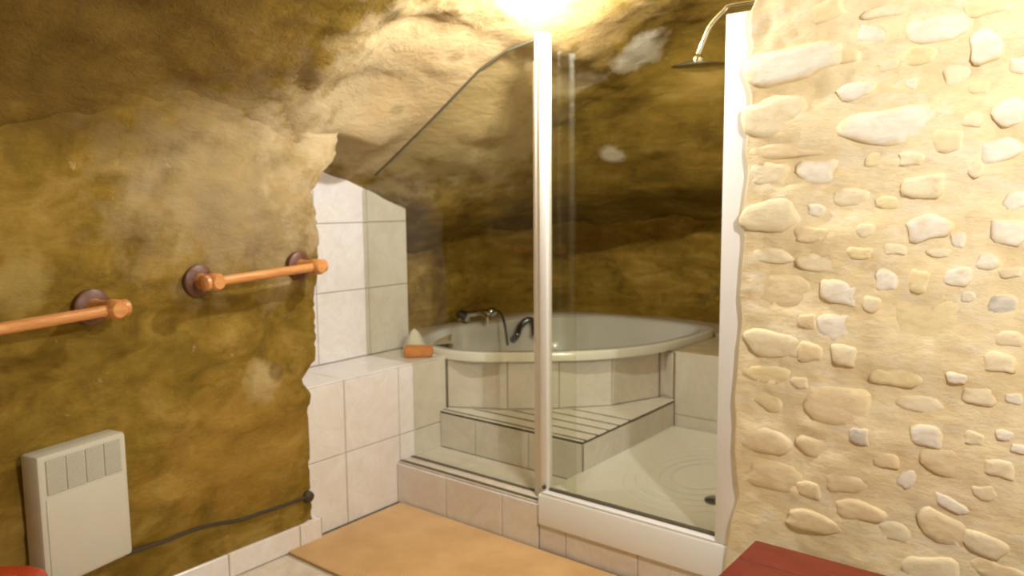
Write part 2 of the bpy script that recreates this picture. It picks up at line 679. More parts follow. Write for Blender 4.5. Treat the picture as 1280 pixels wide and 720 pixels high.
# back wall of the alcove above the bath
nz2 = 90
zs2 = np.linspace(0.5, 2.25, nz2)
pts = []
fine = []
for k in range(len(BACK) - 1):
    for s in (0, 1 / 3, 2 / 3):
        fine.append(BACK[k].lerp(BACK[k + 1], s))
fine.append(BACK[-1])
nrm = []
for k in range(len(fine)):
    d = fine[min(k + 1, len(fine) - 1)] - fine[max(k - 1, 0)]
    nrm.append(Vector((d.y, -d.x, 0)).normalized())
for k, p in enumerate(fine):
    for z in zs2:
        pts.append((p.x, p.y, z, nrm[k].x, nrm[k].y))
A = np.array(pts)
nn = rock_noise(A[:, :3]) * 1.1 + 0.10 * sm(1.0, 2.2, A[:, 2])
nn = nn + 0.05 * np.exp(-((A[:, 2] - 1.45 - 0.12 * A[:, 0]) / 0.07) ** 2) - 0.03
A[:, 0] += A[:, 3] * nn
A[:, 1] += A[:, 4] * nn
wb = mesh_obj('wall_back', A[:, :3].tolist(), grid_faces(len(fine), nz2), 'rock', None, True)
tag(wb, 'brown cave rock behind the corner bath', 'rock wall', kind='structure')

# ceiling
xs = np.concatenate([np.arange(-1.0, 2.3, 0.028), np.arange(2.3, 4.4, 0.08)])
ys = np.concatenate([np.arange(-4.3, -2.2, 0.08), np.arange(-2.2, 2.45, 0.028)])
X, Y = np.meshgrid(xs, ys, indexing='ij')
Xf, Yf = X.ravel(), Y.ravel()
Zf = z_ceil(Xf, Yf)
B = np.stack([Xf, Yf, Zf], 1)
q = B * np.array([1.3, 0.8, 2.0])
damp = 1 - 0.85 * np.exp(-((Yf - 0.125) / 0.12) ** 2) * sm(0.95, 0.7, Xf)
Zf = Zf + damp * (0.050 * fbm(q, 1.7, 2) + 0.014 * fbm(q + 4, 7.0, 3, 0.5))
# broken ledges left by the pick in the ceiling
led = fbm(B * np.array([1.0, 0.5, 1]), 2.4, 2)
Zf = Zf - 0.025 * sm(0.05, 0.12, led) * sm(-0.2, -0.7, Yf) * sm(1.6, 0.9, Xf)
cl = mesh_obj('ceiling', np.stack([Xf, Yf, Zf], 1).tolist(), grid_faces(len(xs), len(ys), True), 'rock', None, True)
tag(cl, 'sloping cave rock ceiling', 'ceiling', kind='structure')

# lime patches, stains and painted light and shade, laid on the rock surfaces
from mathutils.bvhtree import BVHTree


def rock_hit(x, y):
    best = None
    for o in (wl, wb, cl):
        t_ = BVHS.setdefault(o.name, BVHTree.FromPolygons([v.co.copy() for v in o.data.vertices], [tuple(p.vertices) for p in o.data.polygons]))
        h = t_.ray_cast(CAM, ray(x, y).normalized())
        if h[0] is not None and (best is None or h[3] < best[1]): best = (h[0], h[3])
    return tuple(best[0])


BVHS = {}
LIME, GREY, OCH, DARK = (0.66, 0.62, 0.52), (0.50, 0.40, 0.25), (0.42, 0.24, 0.05), (0.06, 0.035, 0.012)
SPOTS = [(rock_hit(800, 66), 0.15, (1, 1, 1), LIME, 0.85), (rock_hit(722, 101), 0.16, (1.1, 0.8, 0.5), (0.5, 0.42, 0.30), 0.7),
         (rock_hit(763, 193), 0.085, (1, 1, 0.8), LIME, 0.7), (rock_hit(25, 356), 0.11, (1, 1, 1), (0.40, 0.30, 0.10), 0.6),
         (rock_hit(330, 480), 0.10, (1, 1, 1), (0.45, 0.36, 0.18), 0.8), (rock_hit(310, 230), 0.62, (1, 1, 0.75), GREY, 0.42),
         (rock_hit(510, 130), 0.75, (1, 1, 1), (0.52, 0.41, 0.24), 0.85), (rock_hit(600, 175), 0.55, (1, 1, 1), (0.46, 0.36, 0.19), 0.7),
         (rock_hit(570, 72), 0.045, (2.4, 1, 0.6), DARK, 0.7), (rock_hit(497, 137), 0.04, (1.2, 1, 0.8), (0.2, 0.16, 0.07), 0.7), (rock_hit(345, 465), 0.045, (1, 1, 1), DARK, 0.6),  # dark of a crack and holes, put into the colour
         (rock_hit(620, 60), 0.6, (1.4, 1, 1), (0.52, 0.37, 0.17), 0.55), (rock_hit(300, 560), 0.45, (1, 1, 0.7), OCH, 0.4),  # first: lamp brightness painted on the ceiling; second: ochre rock
         (rock_hit(110, 55), 0.75, (1.2, 1, 0.45), (0.12, 0.068, 0.016), 0.6), (rock_hit(330, 70), 0.40, (1.2, 0.8, 0.3), (0.15, 0.085, 0.02), 0.5)]  # shade of the upper-left ceiling, painted as dark colour
STOPS = [(0.33, (0.075, 0.045, 0.006)), (0.43, (0.160, 0.100, 0.014)), (0.53, (0.240, 0.153, 0.024)), (0.66, (0.36, 0.245, 0.062))]
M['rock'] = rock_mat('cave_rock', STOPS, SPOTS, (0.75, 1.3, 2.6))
M['rock_back'] = rock_mat('cave_rock_alcove_brightened', [(a, tuple(v * 1.7 for v in c)) for a, c in STOPS], SPOTS)  # same rock, colour brightened to make up for weak light in the alcove
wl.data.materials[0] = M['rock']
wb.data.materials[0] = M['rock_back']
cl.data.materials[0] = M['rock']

# ------------------------------------------------------------------ stone wall on the right of the shower
SE_PX = [(945, -60), (945, 0), (938, 15), (937, 40), (941, 60), (931, 85), (935, 105), (939, 120), (935, 160), (932, 190),
         (936, 215), (932, 240), (928, 270), (931, 300), (928, 330), (925, 370), (928, 400), (924, 430), (921, 470),
         (918, 500), (920, 530), (918, 560), (921, 600), (924, 620), (914, 650), (908, 690), (905, 720), (903, 790)]
WY = -0.030
_s = [P(x, y, 1, WY) for x, y in SE_PX]
SZ = np.array([q.z for q in _s][::-1]); SX = np.array([q.x for q in _s][::-1])
nx, nz3 = 130, 150
zs3 = np.linspace(-0.01, 2.75, nz3)
pts = []
ret = [0.012, 0.05, 0.10, 0.16]
for i in range(-len(ret), nx):
    for z in zs3:
        x0 = float(np.interp(z, SZ, SX))
        if i < 0:
            pts.append((x0 + [0.006, 0.004, 0.0, 0.0][-i - 1] * -1 + 0.004, WY + ret[-i - 1], z, 0))
        else:
            s = (i / (nx - 1)) ** 1.25
            pts.append((x0 + (4.3 - x0) * s, WY, z, 1))
A = np.array(pts)
dn = 0.014 * fbm(A[:, :3] * np.array([1, 1, 1.7]), 5.0, 3) + 0.006 * fbm(A[:, :3], 22, 3)
dn = np.clip(dn, -0.012, 0.02)
A[:, 1] += dn * A[:, 3] * sm(0, 0.06, A[:, 0] - np.interp(A[:, 2], SZ, SX)) - 0.0
wr = mesh_obj('wall_right', A[:, :3].tolist(), grid_faces(nx + len(ret), nz3), 'mortar', None, True)
tag(wr, 'pale rubble stone wall pointed with yellow lime mortar', 'stone wall', kind='structure')
WLOC[wr] = Vector((0, 0, 0))

STONES = [(988, 80, 113, 43, 6, 'w'), (1173, 36, 77, 32, 0, 'w'), (1233, 58, 42, 42, 20, 'w'), (1090, 43, 38, 22, -25, 'w'),
          (1233, 8, 55, 26, 0, 'y'), (1195, 92, 38, 30, 25, 'c'), (1110, 82, 30, 14, 15, 'c'), (1070, 114, 44, 22, 5, 'w'),
          (1113, 157, 122, 44, 0, 'w'), (968, 147, 76, 50, 0, 'c'), (1217, 150, 28, 19, 0, 'c'), (1262, 140, 40, 36, 0, 'w'),
          (1140, 105, 14, 13, 0, 'w'), (1275, 80, 32, 26, 0, 'w'), (1020, 214, 54, 32, 0, 'w'), (1250, 188, 52, 30, 10, 'w'),
          (1155, 233, 56, 28, 8, 'c'), (1220, 212, 18, 20, 0, 'c'), (1185, 176, 40, 30, 0, 't'), (1030, 14, 52, 28, 15, 'y'),
          (1107, 14, 62, 15, 0, 'c'), (960, 217, 48, 30, 0, 'c'), (985, 187, 96, 22, 2, 't'), (1140, 199, 32, 18, 0, 'c'),
          (962, 270, 68, 40, 5, 'c'), (1019, 263, 23, 17, 0, 'w'), (1160, 285, 56, 34, 14, 'w'), (1268, 252, 32, 23, 20, 'w'),
          (1260, 290, 50, 34, 0, 'w'), (1198, 300, 21, 22, 0, 'w'), (1082, 288, 23, 17, 0, 'c'), (1174, 316, 30, 11, 0, 'c'),
          (1234, 328, 30, 20, 0, 'w'), (960, 320, 58, 20, 0, 'c'), (1026, 330, 60, 22, -6, 'c'), (1108, 350, 30, 30, 0, 'w'),
          (1198, 346, 34, 22, 5, 'w'), (1149, 351, 27, 28, 0, 'y'), (1262, 341, 36, 14, 10, 'c'), (974, 365, 84, 42, 0, 't'),
          (1051, 366, 52, 32, -8, 'w'), (1152, 409, 122, 80, 8, 'y'), (1252, 384, 40, 32, 0, 'g'), (1045, 409, 46, 36, 0, 'w'),
          (1056, 443, 34, 28, 0, 'c'), (966, 430, 72, 34, -5, 'c'), (1209, 371, 19, 14, 0, 'w'), (1120, 470, 62, 26, 3, 'y'),
          (1196, 472, 29, 15, 0, 'w'), (1262, 424, 40, 20, 5, 'c'), (958, 468, 60, 22, 0, 'y'), (1250, 453, 42, 26, 0, 'c'),
          (1268, 498, 25, 15, 0, 'w'), (1158, 545, 43, 29, 0, 'w'), (1075, 545, 25, 23, 0, 'g'), (1133, 600, 20, 28, -30, 'w'),
          (1189, 630, 42, 16, -22, 'w'), (1180, 661, 68, 38, -18, 't'), (1232, 680, 58, 28, -8, 'c'), (956, 498, 46, 30, -20, 'y'),
          (1044, 507, 88, 48, 5, 't'), (956, 552, 58, 30, 0, 't'), (968, 597, 74, 34, 0, 't'), (1218, 548, 27, 18, 0, 'c'),
          (1256, 543, 22, 13, 0, 'w'), (1274, 560, 22, 13, 0, 'w'), (1055, 603, 54, 30, 5, 't'), (1186, 580, 72, 34, -8, 't'),
          (1073, 638, 58, 26, 0, 't'), (1016, 652, 64, 24, 0, 't'), (1243, 712, 64, 22, -5, 't'), (1117, 666, 44, 26, 0, 'c'),
          (1232, 615, 32, 22, 20, 'c'), (1020, 560, 50, 26, 0, 't'), (1013, 293, 44, 20, 0, 't'), (1060, 246, 44, 22, 0, 'c'),
          (1110, 254, 34, 18, 0, 'y'), (1095, 200, 34, 20, 0, 'y'), (1058, 70, 34, 18, 0, 'y'), (1150, 70, 40, 22, 0, 'y'),
          (1225, 110, 30, 16, 0, 'y'), (1075, 316, 34, 16, 0, 'y'), (1118, 312, 30, 16, 0, 'c'), (1090, 380, 24, 20, 0, 'c'),
          (1012, 440, 30, 24, 0, 't'), (1010, 402, 24, 20, 0, 't'), (1224, 495, 44, 24, 5, 'c'), (1150, 506, 60, 22, 0, 'c'),
          (1000, 478, 22, 16, 0, 'c'), (1105, 575, 36, 22, 0, 't'), (1250, 585, 40, 24, 0, 'c'), (1012, 612, 30, 22, 0, 't')]


def add_stone(cx, cz, w, h, rot, kind):
    yb = WY + float(np.clip(0.014 * fbm(np.array([[cx, WY, cz * 1.7]]), 5.0, 3) + 0.006 * fbm(np.array([[cx, WY, cz]]), 22, 3), -0.012, 0.02)[0]) - 0.003
    seg = 20
    ca, sa = math.cos(rot), math.sin(rot)
    ph = [random.uniform(0, 2 * PI) for _ in range(4)]
    rr = [1 + 0.08 * math.sin(2 * PI * k / seg * 2 + ph[0]) + 0.08 * math.sin(2 * PI * k / seg * 3 + ph[1]) + 0.06 * math.sin(2 * PI * k / seg * 5 + ph[2]) + random.uniform(-0.03, 0.03) for k in range(seg)]
    sq = random.uniform(0.55, 0.8)
    vs, fs = [], []
    rise = min(0.0045, 0.0018 + 0.018 * min(w, h))
    for (sc, dy) in ((1.06, 0.016), (1.0, 0.003), (0.86, -rise * 0.7), (0.58, -rise)):
        for k in range(seg):
            a = 2 * PI * k / seg
            x = math.copysign(abs(math.cos(a)) ** sq, math.cos(a)) * w / 2 * rr[k] * sc
            z = math.copysign(abs(math.sin(a)) ** sq, math.sin(a)) * h / 2 * rr[(k + 7) % seg] * sc
            vs.append((cx + x * ca - z * sa, yb + dy + random.uniform(-.001, .001), cz + x * sa + z * ca))
    vs.append((cx, yb - rise - 0.001, cz))
    for q in range(3):
        for k in range(seg):
            j = (k + 1) % seg
            fs.append((q * seg + k, q * seg + j, (q + 1) * seg + j, (q + 1) * seg + k))
    for k in range(seg):
        fs.append((3 * seg + k, 3 * seg + (k + 1) % seg, 4 * seg))
    o = mesh_obj('stone', vs, fs, STONE[kind], wr, True, origin=(cx, yb, cz))
    ca_ = o.data.attributes.new('core', 'FLOAT', 'POINT')
    for k in range(len(vs)):
        ca_.data[k].value = (0.0, 0.0, 0.45, 1.0, 1.0)[k // seg]


placed = []
for (x, y, w, h, r, kd) in STONES:
    a = P(x, y, 1, WY)
    b = P(x + 10, y, 1, WY); c = P(x, y + 10, 1, WY)
    mx = (b - a).length / 10; mz = (c - a).length / 10
    add_stone(a.x, a.z, w * mx, h * mz, math.radians(r) + math.atan2((b - a).z, (b - a).x) * 0, kd)
    placed.append((a.x, a.z, max(w * mx, h * mz) / 2))
# the same masonry goes on beyond the picture
n_extra = 0
while n_extra < 46:
    x = random.uniform(2.0, 3.9); z = random.uniform(0.05, 2.45)
    w = random.uniform(0.06, 0.24); h = w * random.uniform(0.35, 0.7)
    if x < 2.72 and 0.40 < z < 2.08: continue
    if any(math.hypot(x - a, (z - b) * 1.4) < (r + w / 2) * 0.92 for a, b, r in placed): continue
    placed.append((x, z, w / 2)); n_extra += 1
    add_stone(x, z, w, h, random.uniform(-0.15, 0.15), random.choice('wccyyt'))

# inner side of the shower recess and the rest of the room, never in view of the photograph
box('wall_shower_side', (1.80, 0.00, 0.0), (2.05, 2.45, 2.6), 'plaster', bev=0.01)
tag(D.objects['wall_shower_side'], 'plastered side wall inside the shower recess', 'wall', kind='structure')
box('wall_far_right', (4.2, -4.3, 0), (4.35, 0.2, 2.8), 'plaster', bev=0.01)
tag(D.objects['wall_far_right'], 'plain plastered wall closing the room', 'wall', kind='structure')
box('wall_front', (-0.1, -4.35, 0), (4.35, -4.2, 2.8), 'plaster', bev=0.01)
tag(D.objects['wall_front'], 'plain plastered wall facing the shower', 'wall', kind='structure')

# ------------------------------------------------------------------ floor
TS = 0.343
fl = mesh_obj('floor', [(-0.9, -4.3, -0.006), (4.3, -4.3, -0.006), (4.3, 2.4, -0.006), (-0.9, 2.4, -0.006)], [(0, 1, 2, 3)], 'grout')
tag(fl, 'cream tiled bathroom floor', 'floor', kind='structure')
rc = []
for i in range(0, 12):
    for j in range(0, 10):
        rc.append((0.01 + i * TS, 0.01 + (i + 1) * TS, -0.006 - (j + 1) * TS, -0.006 - j * TS))
tiles(fl, (0, 0, -0.006), (1, 0, 0), (0, 1, 0), rc, 'floor_tile')

# baseboard under the rock
bb = box('baseboard_left', (-0.03, -3.6, 0), (0.042, -0.50, 0.100), 'grout', bev=0)
tag(bb, 'low cream tile skirting under the left rock wall', 'skirting', kind='structure')
rc = [(-0.62 - (k + 1) * TS, -0.62 - k * TS, 0.003, 0.107) for k in range(8)] + [(-0.62, -0.505, 0.003, 0.107)]
tiles(bb, (0.042, 0, 0), (0, 1, 0), (0, 0, 1), rc)
tiles(bb, (0, 0, 0.100), (0, 1, 0), (-1, 0, 0), [(r[0], r[1], -0.046, 0.01) for r in rc], t=0.003)

# ------------------------------------------------------------------ tiled low wall with ledge, tiled niche wall
lw = box('wall_low', (-0.36, -0.75, 0), (-0.006, 0.372, 0.688), 'grout', bev=0)
tag(lw, 'low white tiled wall with a ledge beside the shower', 'tiled wall', kind='structure')
cols = [(-0.66, -0.315), (-0.315, 0.028), (0.028, 0.372)]
rc = [(a, b, r0, r1) for a, b in cols for r0, r1 in ((0.0, 0.343), (0.343, 0.686))]
tiles(lw, (-0.006, 0, 0), (0, 1, 0), (0, 0, 1), rc)
tiles(lw, (0, 0, 0.688), (1, 0, 0), (0, 1, 0), [(-0.344, -0.001, a, b) for a, b in cols])
nw = box('wall_niche', (-0.40, -0.60, 0.60), (-0.352, 0.44, 1.78), 'grout', bev=0)
tag(nw, 'tall white tiled wall standing on the ledge under the rock', 'tiled wall', kind='structure')
cols2 = [(-0.53, -0.188), (-0.188, 0.155), (0.155, 0.440)]
rc = [(a, b, r0, r1) for a, b in cols2 for r0, r1 in ((0.694, 1.055), (1.055, 1.405), (1.405, 1.76))]
tiles(nw, (-0.352, 0, 0), (0, 1, 0), (0, 0, 1), rc)

# ------------------------------------------------------------------ plinth in front of shower and bath
pl = box('plinth', (-0.02, 0.006, 0), (0.878, 0.33, 0.204), 'grout', bev=0)
tag(pl, 'low tiled plinth carrying the left glass panel track', 'plinth', kind='structure')
tiles(pl, (0, 0.006, 0), (1, 0, 0), (0, 0, 1), [(0.0, 0.335, 0.002, 0.207), (0.335, 0.678, 0.002, 0.207), (0.678, 0.882, 0.002, 0.207)])
tiles(pl, (0, 0, 0.204), (1, 0, 0), (0, 1, 0), [(0.0, 0.335, 0.12, 0.32), (0.335, 0.678, 0.12, 0.32), (0.678, 0.882, 0.12, 0.32)])
pb = box('plinth', (0.878, 0.012, 0), (1.80, 0.90, 0.118), 'grout', bev=0)
tag(pb, 'row of cream tiles under the white shower tray', 'plinth', kind='structure')
tiles(pb, (0, 0.012, 0), (1, 0, 0), (0, 0, 1), [(0.882, 1.020, 0.002, 0.122), (1.020, 1.363, 0.002, 0.122), (1.363, 1.706, 0.002, 0.122), (1.706, 1.80, 0.002, 0.122)])

# ------------------------------------------------------------------ bath surround: faceted tiled apron, side wall, step
SX0, SX1, SY0, SY1, SZT = 0.0, 0.905, 0.318, 1.25, 0.41
FRONT = [(-0.30, 0.40), (-0.06, 0.375), (0.05, 0.375), (0.21, 0.425), (0.47, 0.63), (0.70, 0.87), (0.845, 1.20), (0.89, 1.60), (0.885, 1.95)]
TUB_Z = 0.725
fr = [Vector((x, y, 0)) for x, y in FRONT]
curve = spline(fr, 24)


def px_of(p):
    d = Vector(p) - CAM
    return 640 + FPX * d.dot(CR) / d.dot(_fw)


knots = []
ac = [Vector((p.x - 0.035, p.y + 0.03, 0)) for p in curve]
for target in (557, 634, 700, 766, 838):
    knots.append(min((p for p in ac if p.y < 1.3), key=lambda p: abs(px_of((p.x, p.y, 0.55)) - target)))
knots = [Vector((0.0, 0.385, 0))] + knots[1:] + [Vector((0.895, 1.25, 0))]
poly = knots + [Vector((0.86, 1.9, 0)), Vector((0.4, 2.15, 0)), Vector((-0.3, 2.05, 0)), Vector((-0.6, 1.5, 0)), Vector((-0.5, 0.6, 0)), Vector((-0.2, 0.385, 0))]
zt = TUB_Z - 0.05
cx = sum((p.x for p in poly)) / len(poly); cy = sum((p.y for p in poly)) / len(poly)
vs = [(p.x, p.y, 0.0) for p in poly] + [(p.x, p.y, zt) for p in poly] + \
     [(p.x + (cx - p.x) * .12, p.y + (cy - p.y) * .12, zt) for p in poly] + [(p.x + (cx - p.x) * .12, p.y + (cy - p.y) * .12, 0.02) for p in poly]
n = len(poly)
fs = []
for k in range(n):
    j = (k + 1) % n
    for q in range(3):
        fs.append((q * n + k, q * n + j, (q + 1) * n + j, (q + 1) * n + k))
ap = mesh_obj('bath_surround', vs, fs, 'grout')
tag(ap, 'faceted tiled apron carrying the corner bath', 'bath surround', kind='structure')
for a, b in zip(knots, knots[1:]):
    u = (b - a); L = u.length; u.normalize()
    tiles(ap, (a.x, a.y, 0), u, (0, 0, 1), [(0.0, L, SZT + 0.002, zt), (0.0, L, 0.21, SZT + 0.002)])

ws = box('wall_shower_back', (0.895, 1.262, 0.0), (1.80, 2.3, 0.680), 'plaster', bev=0)
tag(ws, 'low tiled wall at the back of the shower tray', 'tiled wall', kind='structure')
tiles(ws, (0, 1.262, 0), (1, 0, 0), (0, 0, 1), [(0.90, 1.243, 0.245, 0.325), (1.243, 1.586, 0.245, 0.325), (1.586, 1.80, 0.245, 0.325),
                                               (0.90, 1.243, 0.325, 0.680), (1.243, 1.586, 0.325, 0.680), (1.586, 1.80, 0.325, 0.680)])
# plaster shelf between bath and rock
vs, fs = [], []
shelf_out = [(p.x, p.y) for p in BACK[::4]]
shelf_in = []
for x, y in shelf_out:
    shelf_in.append((x + (0.1 - x) * 0.30, y + (1.25 - y) * 0.30))
for (a, b) in zip(shelf_out, shelf_in):
    vs += [(a[0] + (a[0] - .1) * .1, a[1] + (a[1] - 1.25) * .1, 0.690), (b[0], b[1], 0.690), (b[0], b[1], 0.4)]
for k in range(len(shelf_out) - 1):
    fs += [(3 * k, 3 * k + 1, 3 * k + 4, 3 * k + 3), (3 * k + 1, 3 * k + 2, 3 * k + 5, 3 * k + 4)]
sh = mesh_obj('bath_shelf', vs, fs, 'plaster')
tag(sh, 'plastered shelf between the corner bath and the rock', 'shelf', kind='structure')

st = box('bath_step', (SX0, SY0 + 0.008, 0.15), (SX1 - 0.008, SY1, SZT - 0.004), 'dark_gap', bev=0)
tag(st, 'tiled step in front of the corner bath', 'step', kind='structure')
tiles(st, (0, SY0 + 0.008, 0), (1, 0, 0), (0, 0, 1), [(0.0, 0.245, 0.208, 0.393), (0.245, 0.588, 0.208, 0.393), (0.588, 0.905, 0.208, 0.393)])
tiles(st, (SX1 - 0.008, 0, 0), (0, 1, 0), (0, 0, 1), [(SY0, 0.60, 0.245, 0.393), (0.60, 0.943, 0.245, 0.393), (0.943, SY1, 0.245, 0.393)])
yy = SY0
for wdt, gap in ((0.016, 0.020), (0.080, 0.020), (0.080, 0.020), (0.080, 0.020), (0.09, 0.020), (0.343, 0.004), (0.25, 0)):
    y1 = min(yy + wdt, SY1)
    tiles(st, (0, 0, SZT - 0.004), (1, 0, 0), (0, 1, 0), [(0.0, SX1, yy, y1)], t=0.004, joint=0.002, name='tread_strip')
    yy = y1 + gap

# ------------------------------------------------------------------ corner bathtub
tub = thing('corner_bathtub', 'white acrylic corner bathtub set in a tiled surround', 'bathtub', (0.0, 1.2, 0.30))
outer = [(-0.06, 0.375), (0.05, 0.375), (0.21, 0.425), (0.47, 0.63), (0.70, 0.87), (0.845, 1.20), (0.89, 1.60), (0.86, 1.86), (0.70, 1.97), (0.40, 2.03),
         (0.0, 2.03), (-0.32, 1.93), (-0.53, 1.66), (-0.60, 1.30), (-0.56, 0.92), (-0.42, 0.62), (-0.25, 0.43)]
oc = spline([(x, y, 0) for x, y in outer], 5, True)
C0 = Vector((0.10, 1.25, 0))


def inset(p, d):
    v = C0 - p
    return p + v.normalized() * d


def wid(p):          # the deck is wider towards the rock where the tap stands
    return 0.05 + 0.075 * float(sm(0.2, -0.6, p.x) * sm(0.6, 1.2, p.y)) + 0.05 * float(sm(1.6, 2.0, p.y))


rings = []
for (dd, z) in ((0.012, TUB_Z - 0.052), (0.0, TUB_Z - 0.048), (0.0, TUB_Z - 0.008), (0.006, TUB_Z - 0.001), (0.014, TUB_Z)):
    rings.append([Vector((inset(p, dd).x, inset(p, dd).y, z)) for p in oc])
for (k, z) in ((1.0, TUB_Z), (1.12, TUB_Z - 0.004), (1.3, TUB_Z - 0.018)):
    rings.append([Vector((inset(p, wid(p) * k).x, inset(p, wid(p) * k).y, z)) for p in oc])
for (f, z) in ((0.20, TUB_Z - 0.12), (0.27, 0.45), (0.36, 0.34), (0.48, 0.305), (0.75, 0.30), (0.97, 0.298)):
    rings.append([Vector((p.x + (C0.x - p.x) * f, p.y + (C0.y - p.y) * f, z)) for p in oc])
n = len(oc)
vs = [v for r in rings for v in r]
fs = []
for q in range(len(rings) - 1):
    for k in range(n):
        j = (k + 1) % n
        fs.append((q * n + k, q * n + j, (q + 1) * n + j, (q + 1) * n + k))
fs.append(tuple((len(rings) - 1) * n + k for k in range(n)))
mesh_obj('tub_shell', vs, fs, 'acrylic', tub, True, angle=60)
# grab handle on the far inner wall, drain
hc = P(655, 424, 2, 0.60)
h0 = P(646, 421, 2, 0.60); h1 = P(668, 421, 2, 0.60)
hm = (h0 + h1) / 2
tube('grab_handle', spline([h0 + Vector((-0.05, 0.02, -.03)), h0 + Vector((0, 0, 0.01)), P(650, 408, 2, .66), P(660, 400, 2, 0.70), P(667, 404, 2, .68), h1 + Vector((-.02, .03, 0))], 5),
     0.024, 'dark_chrome', tub, 10)
lathe('overflow_drain', (0.1, 1.25, 0.3), (0, 0, 1), [(0.035, 0), (0.035, 0.004), (0.025, 0.007), (0, 0.007)], 'chrome', tub)

# bath mixer tap on the deck
tp = P(596, 403, 2, TUB_Z)
tap = thing('bath_mixer_tap', 'chrome two-handled mixer tap on the bath deck', 'tap', (tp.x, tp.y, TUB_Z))
du = Vector((0.30, 0.95, 0)).normalized()          # along the deck
dn_ = Vector((0.95, -0.30, 0)).normalized()        # towards the basin
tb = Vector((tp.x, tp.y, TUB_Z))
for s in (-1, 1):
    lathe('tap_pillar', tb + du * s * 0.075, (0, 0, 1), [(0.030, 0), (0.030, 0.006), (0.018, 0.012), (0.017, 0.055)], 'chrome', tap)
    lathe('tap_handle', tb + du * s * 0.085 + Vector((0, 0, .062)), du * s, [(0.016, 0), (0.028, 0.012), (0.031, 0.035), (0.026, 0.055), (0, 0.058)], 'dark_chrome' if s < 0 else 'chrome', tap)
tube('tap_body', [tb + du * -0.085 + Vector((0, 0, .062)), tb + du * 0.085 + Vector((0, 0, .062))], 0.024, 'chrome', tap)
tube('spout', spline([tb + Vector((0, 0, .062)), tb + dn_ * 0.06 + Vector((0, 0, .065)), tb + dn_ * 0.12 + Vector((0, 0, .050)), tb + dn_ * 0.135 + Vector((0, 0, .01))], 5), 0.014, 'chrome', tap)
hs = tb + du * 0.09 + dn_ * 0.03 + Vector((0, 0, .06))
tube('hose', spline([hs, hs + dn_ * 0.06 + du * 0.03 + Vector((0, 0, .01)), hs + dn_ * 0.12 + du * 0.03 + Vector((0, 0, -.07)), hs + dn_ * 0.15 + du * 0.03 + Vector((0, 0, -.20))], 6), 0.008, 'dark_chrome', tap, 8)
# second small valve nearer the tiled wall
vp_ = P(575, 403, 2, TUB_Z)
vl = thing('diverter_valve', 'small dark chrome diverter knob left of the mixer tap', 'valve', (vp_.x, vp_.y, TUB_Z))
lathe('valve_base', (vp_.x, vp_.y, TUB_Z), (0, 0, 1), [(0.028, 0), (0.028, 0.006), (0.014, 0.012), (0.014, 0.035)], 'chrome', vl)
lathe('knob', (vp_.x, vp_.y, TUB_Z + 0.035), (0.2, -0.1, 1), [(0.014, 0), (0.030, 0.008), (0.030, 0.03), (0.02, 0.042), (0, 0.044)], 'dark_chrome', vl)

# ------------------------------------------------------------------ shower tray
TRX0, TRX1, TRY1, TRZ = 0.886, 1.795, 1.252, 0.262
tray = thing('shower_tray', 'white rectangular shower tray with a deep front edge', 'shower tray', (1.34, 0.5, 0.125))
outl = [(TRX0, -0.012), (TRX1, -0.012), (TRX1, TRY1), (TRX0, TRY1)]


def rrect(x0, y0, x1, y1, r, z, seg=5):
    o = []
    for (cx_, cy_, a0) in ((x1 - r, y1 - r, 0), (x0 + r, y1 - r, 90), (x0 + r, y0 + r, 180), (x1 - r, y0 + r, 270)):
        for k in range(seg + 1):
            a = math.radians(a0 + 90 * k / seg)
            o.append(Vector((cx_ + r * math.cos(a), cy_ + r * math.sin(a), z)))
    return o


rg = [rrect(TRX0, -0.012, TRX1, TRY1, 0.012, 0.126), rrect(TRX0, -0.012, TRX1, TRY1, 0.012, TRZ - 0.010),
      rrect(TRX0 + .004, -0.008, TRX1 - .004, TRY1 - .004, 0.012, TRZ - 0.003), rrect(TRX0 + .012, 0.0, TRX1 - .012, TRY1 - .008, 0.012, TRZ),
      rrect(TRX0 + .03, 0.07, TRX1 - .03, TRY1 - .02, 0.03, TRZ), rrect(TRX0 + .04, 0.082, TRX1 - .04, TRY1 - .03, 0.04, TRZ - 0.006),
      rrect(TRX0 + .07, 0.11, TRX1 - .07, TRY1 - .06, 0.05, TRZ - 0.018), rrect(TRX0 + .35, 0.42, TRX1 - .35, TRY1 - .42, 0.02, TRZ - 0.022)]
n = len(rg[0])
vs = [v for r in rg for v in r]; fs = []
for q in range(len(rg) - 1):
    for k in range(n):
        j = (k + 1) % n
        fs.append((q * n + k, q * n + j, (q + 1) * n + j, (q + 1) * n + k))
fs.append(tuple((len(rg) - 1) * n + k for k in range(n)))
mesh_obj('tray_body', vs, fs, 'tray', tray, True, angle=35)
# non-slip ribs: concentric arcs raised in the tray floor
for i, r in enumerate((0.16, 0.22, 0.28, 0.34, 0.40)):
    cx_, cy_ = 1.34, 0.66
    pts_ = []
    for k in range(25):
        a = 2 * PI * k / 24
        pts_.append((cx_ + r * 0.82 * math.cos(a), cy_ + r * 1.15 * math.sin(a), TRZ - 0.021))
    tube('anti_slip_rib', pts_, 0.003, 'tray', tray, 6)
dr = P(894, 626, 2, TRZ - 0.018)
lathe('drain_cover', (dr.x, dr.y, TRZ - 0.021), (0, 0, 1), [(0.045, 0), (0.045, 0.008), (0.036, 0.013), (0, 0.014)], 'dark_chrome', tray)

# ------------------------------------------------------------------ shower screen
scn = thing('shower_screen', 'fixed and sliding glass shower screen in white profiles', 'shower screen', (0.89, 0.03, 0.262))
PT = P(677, 44, 1, 0.04).z
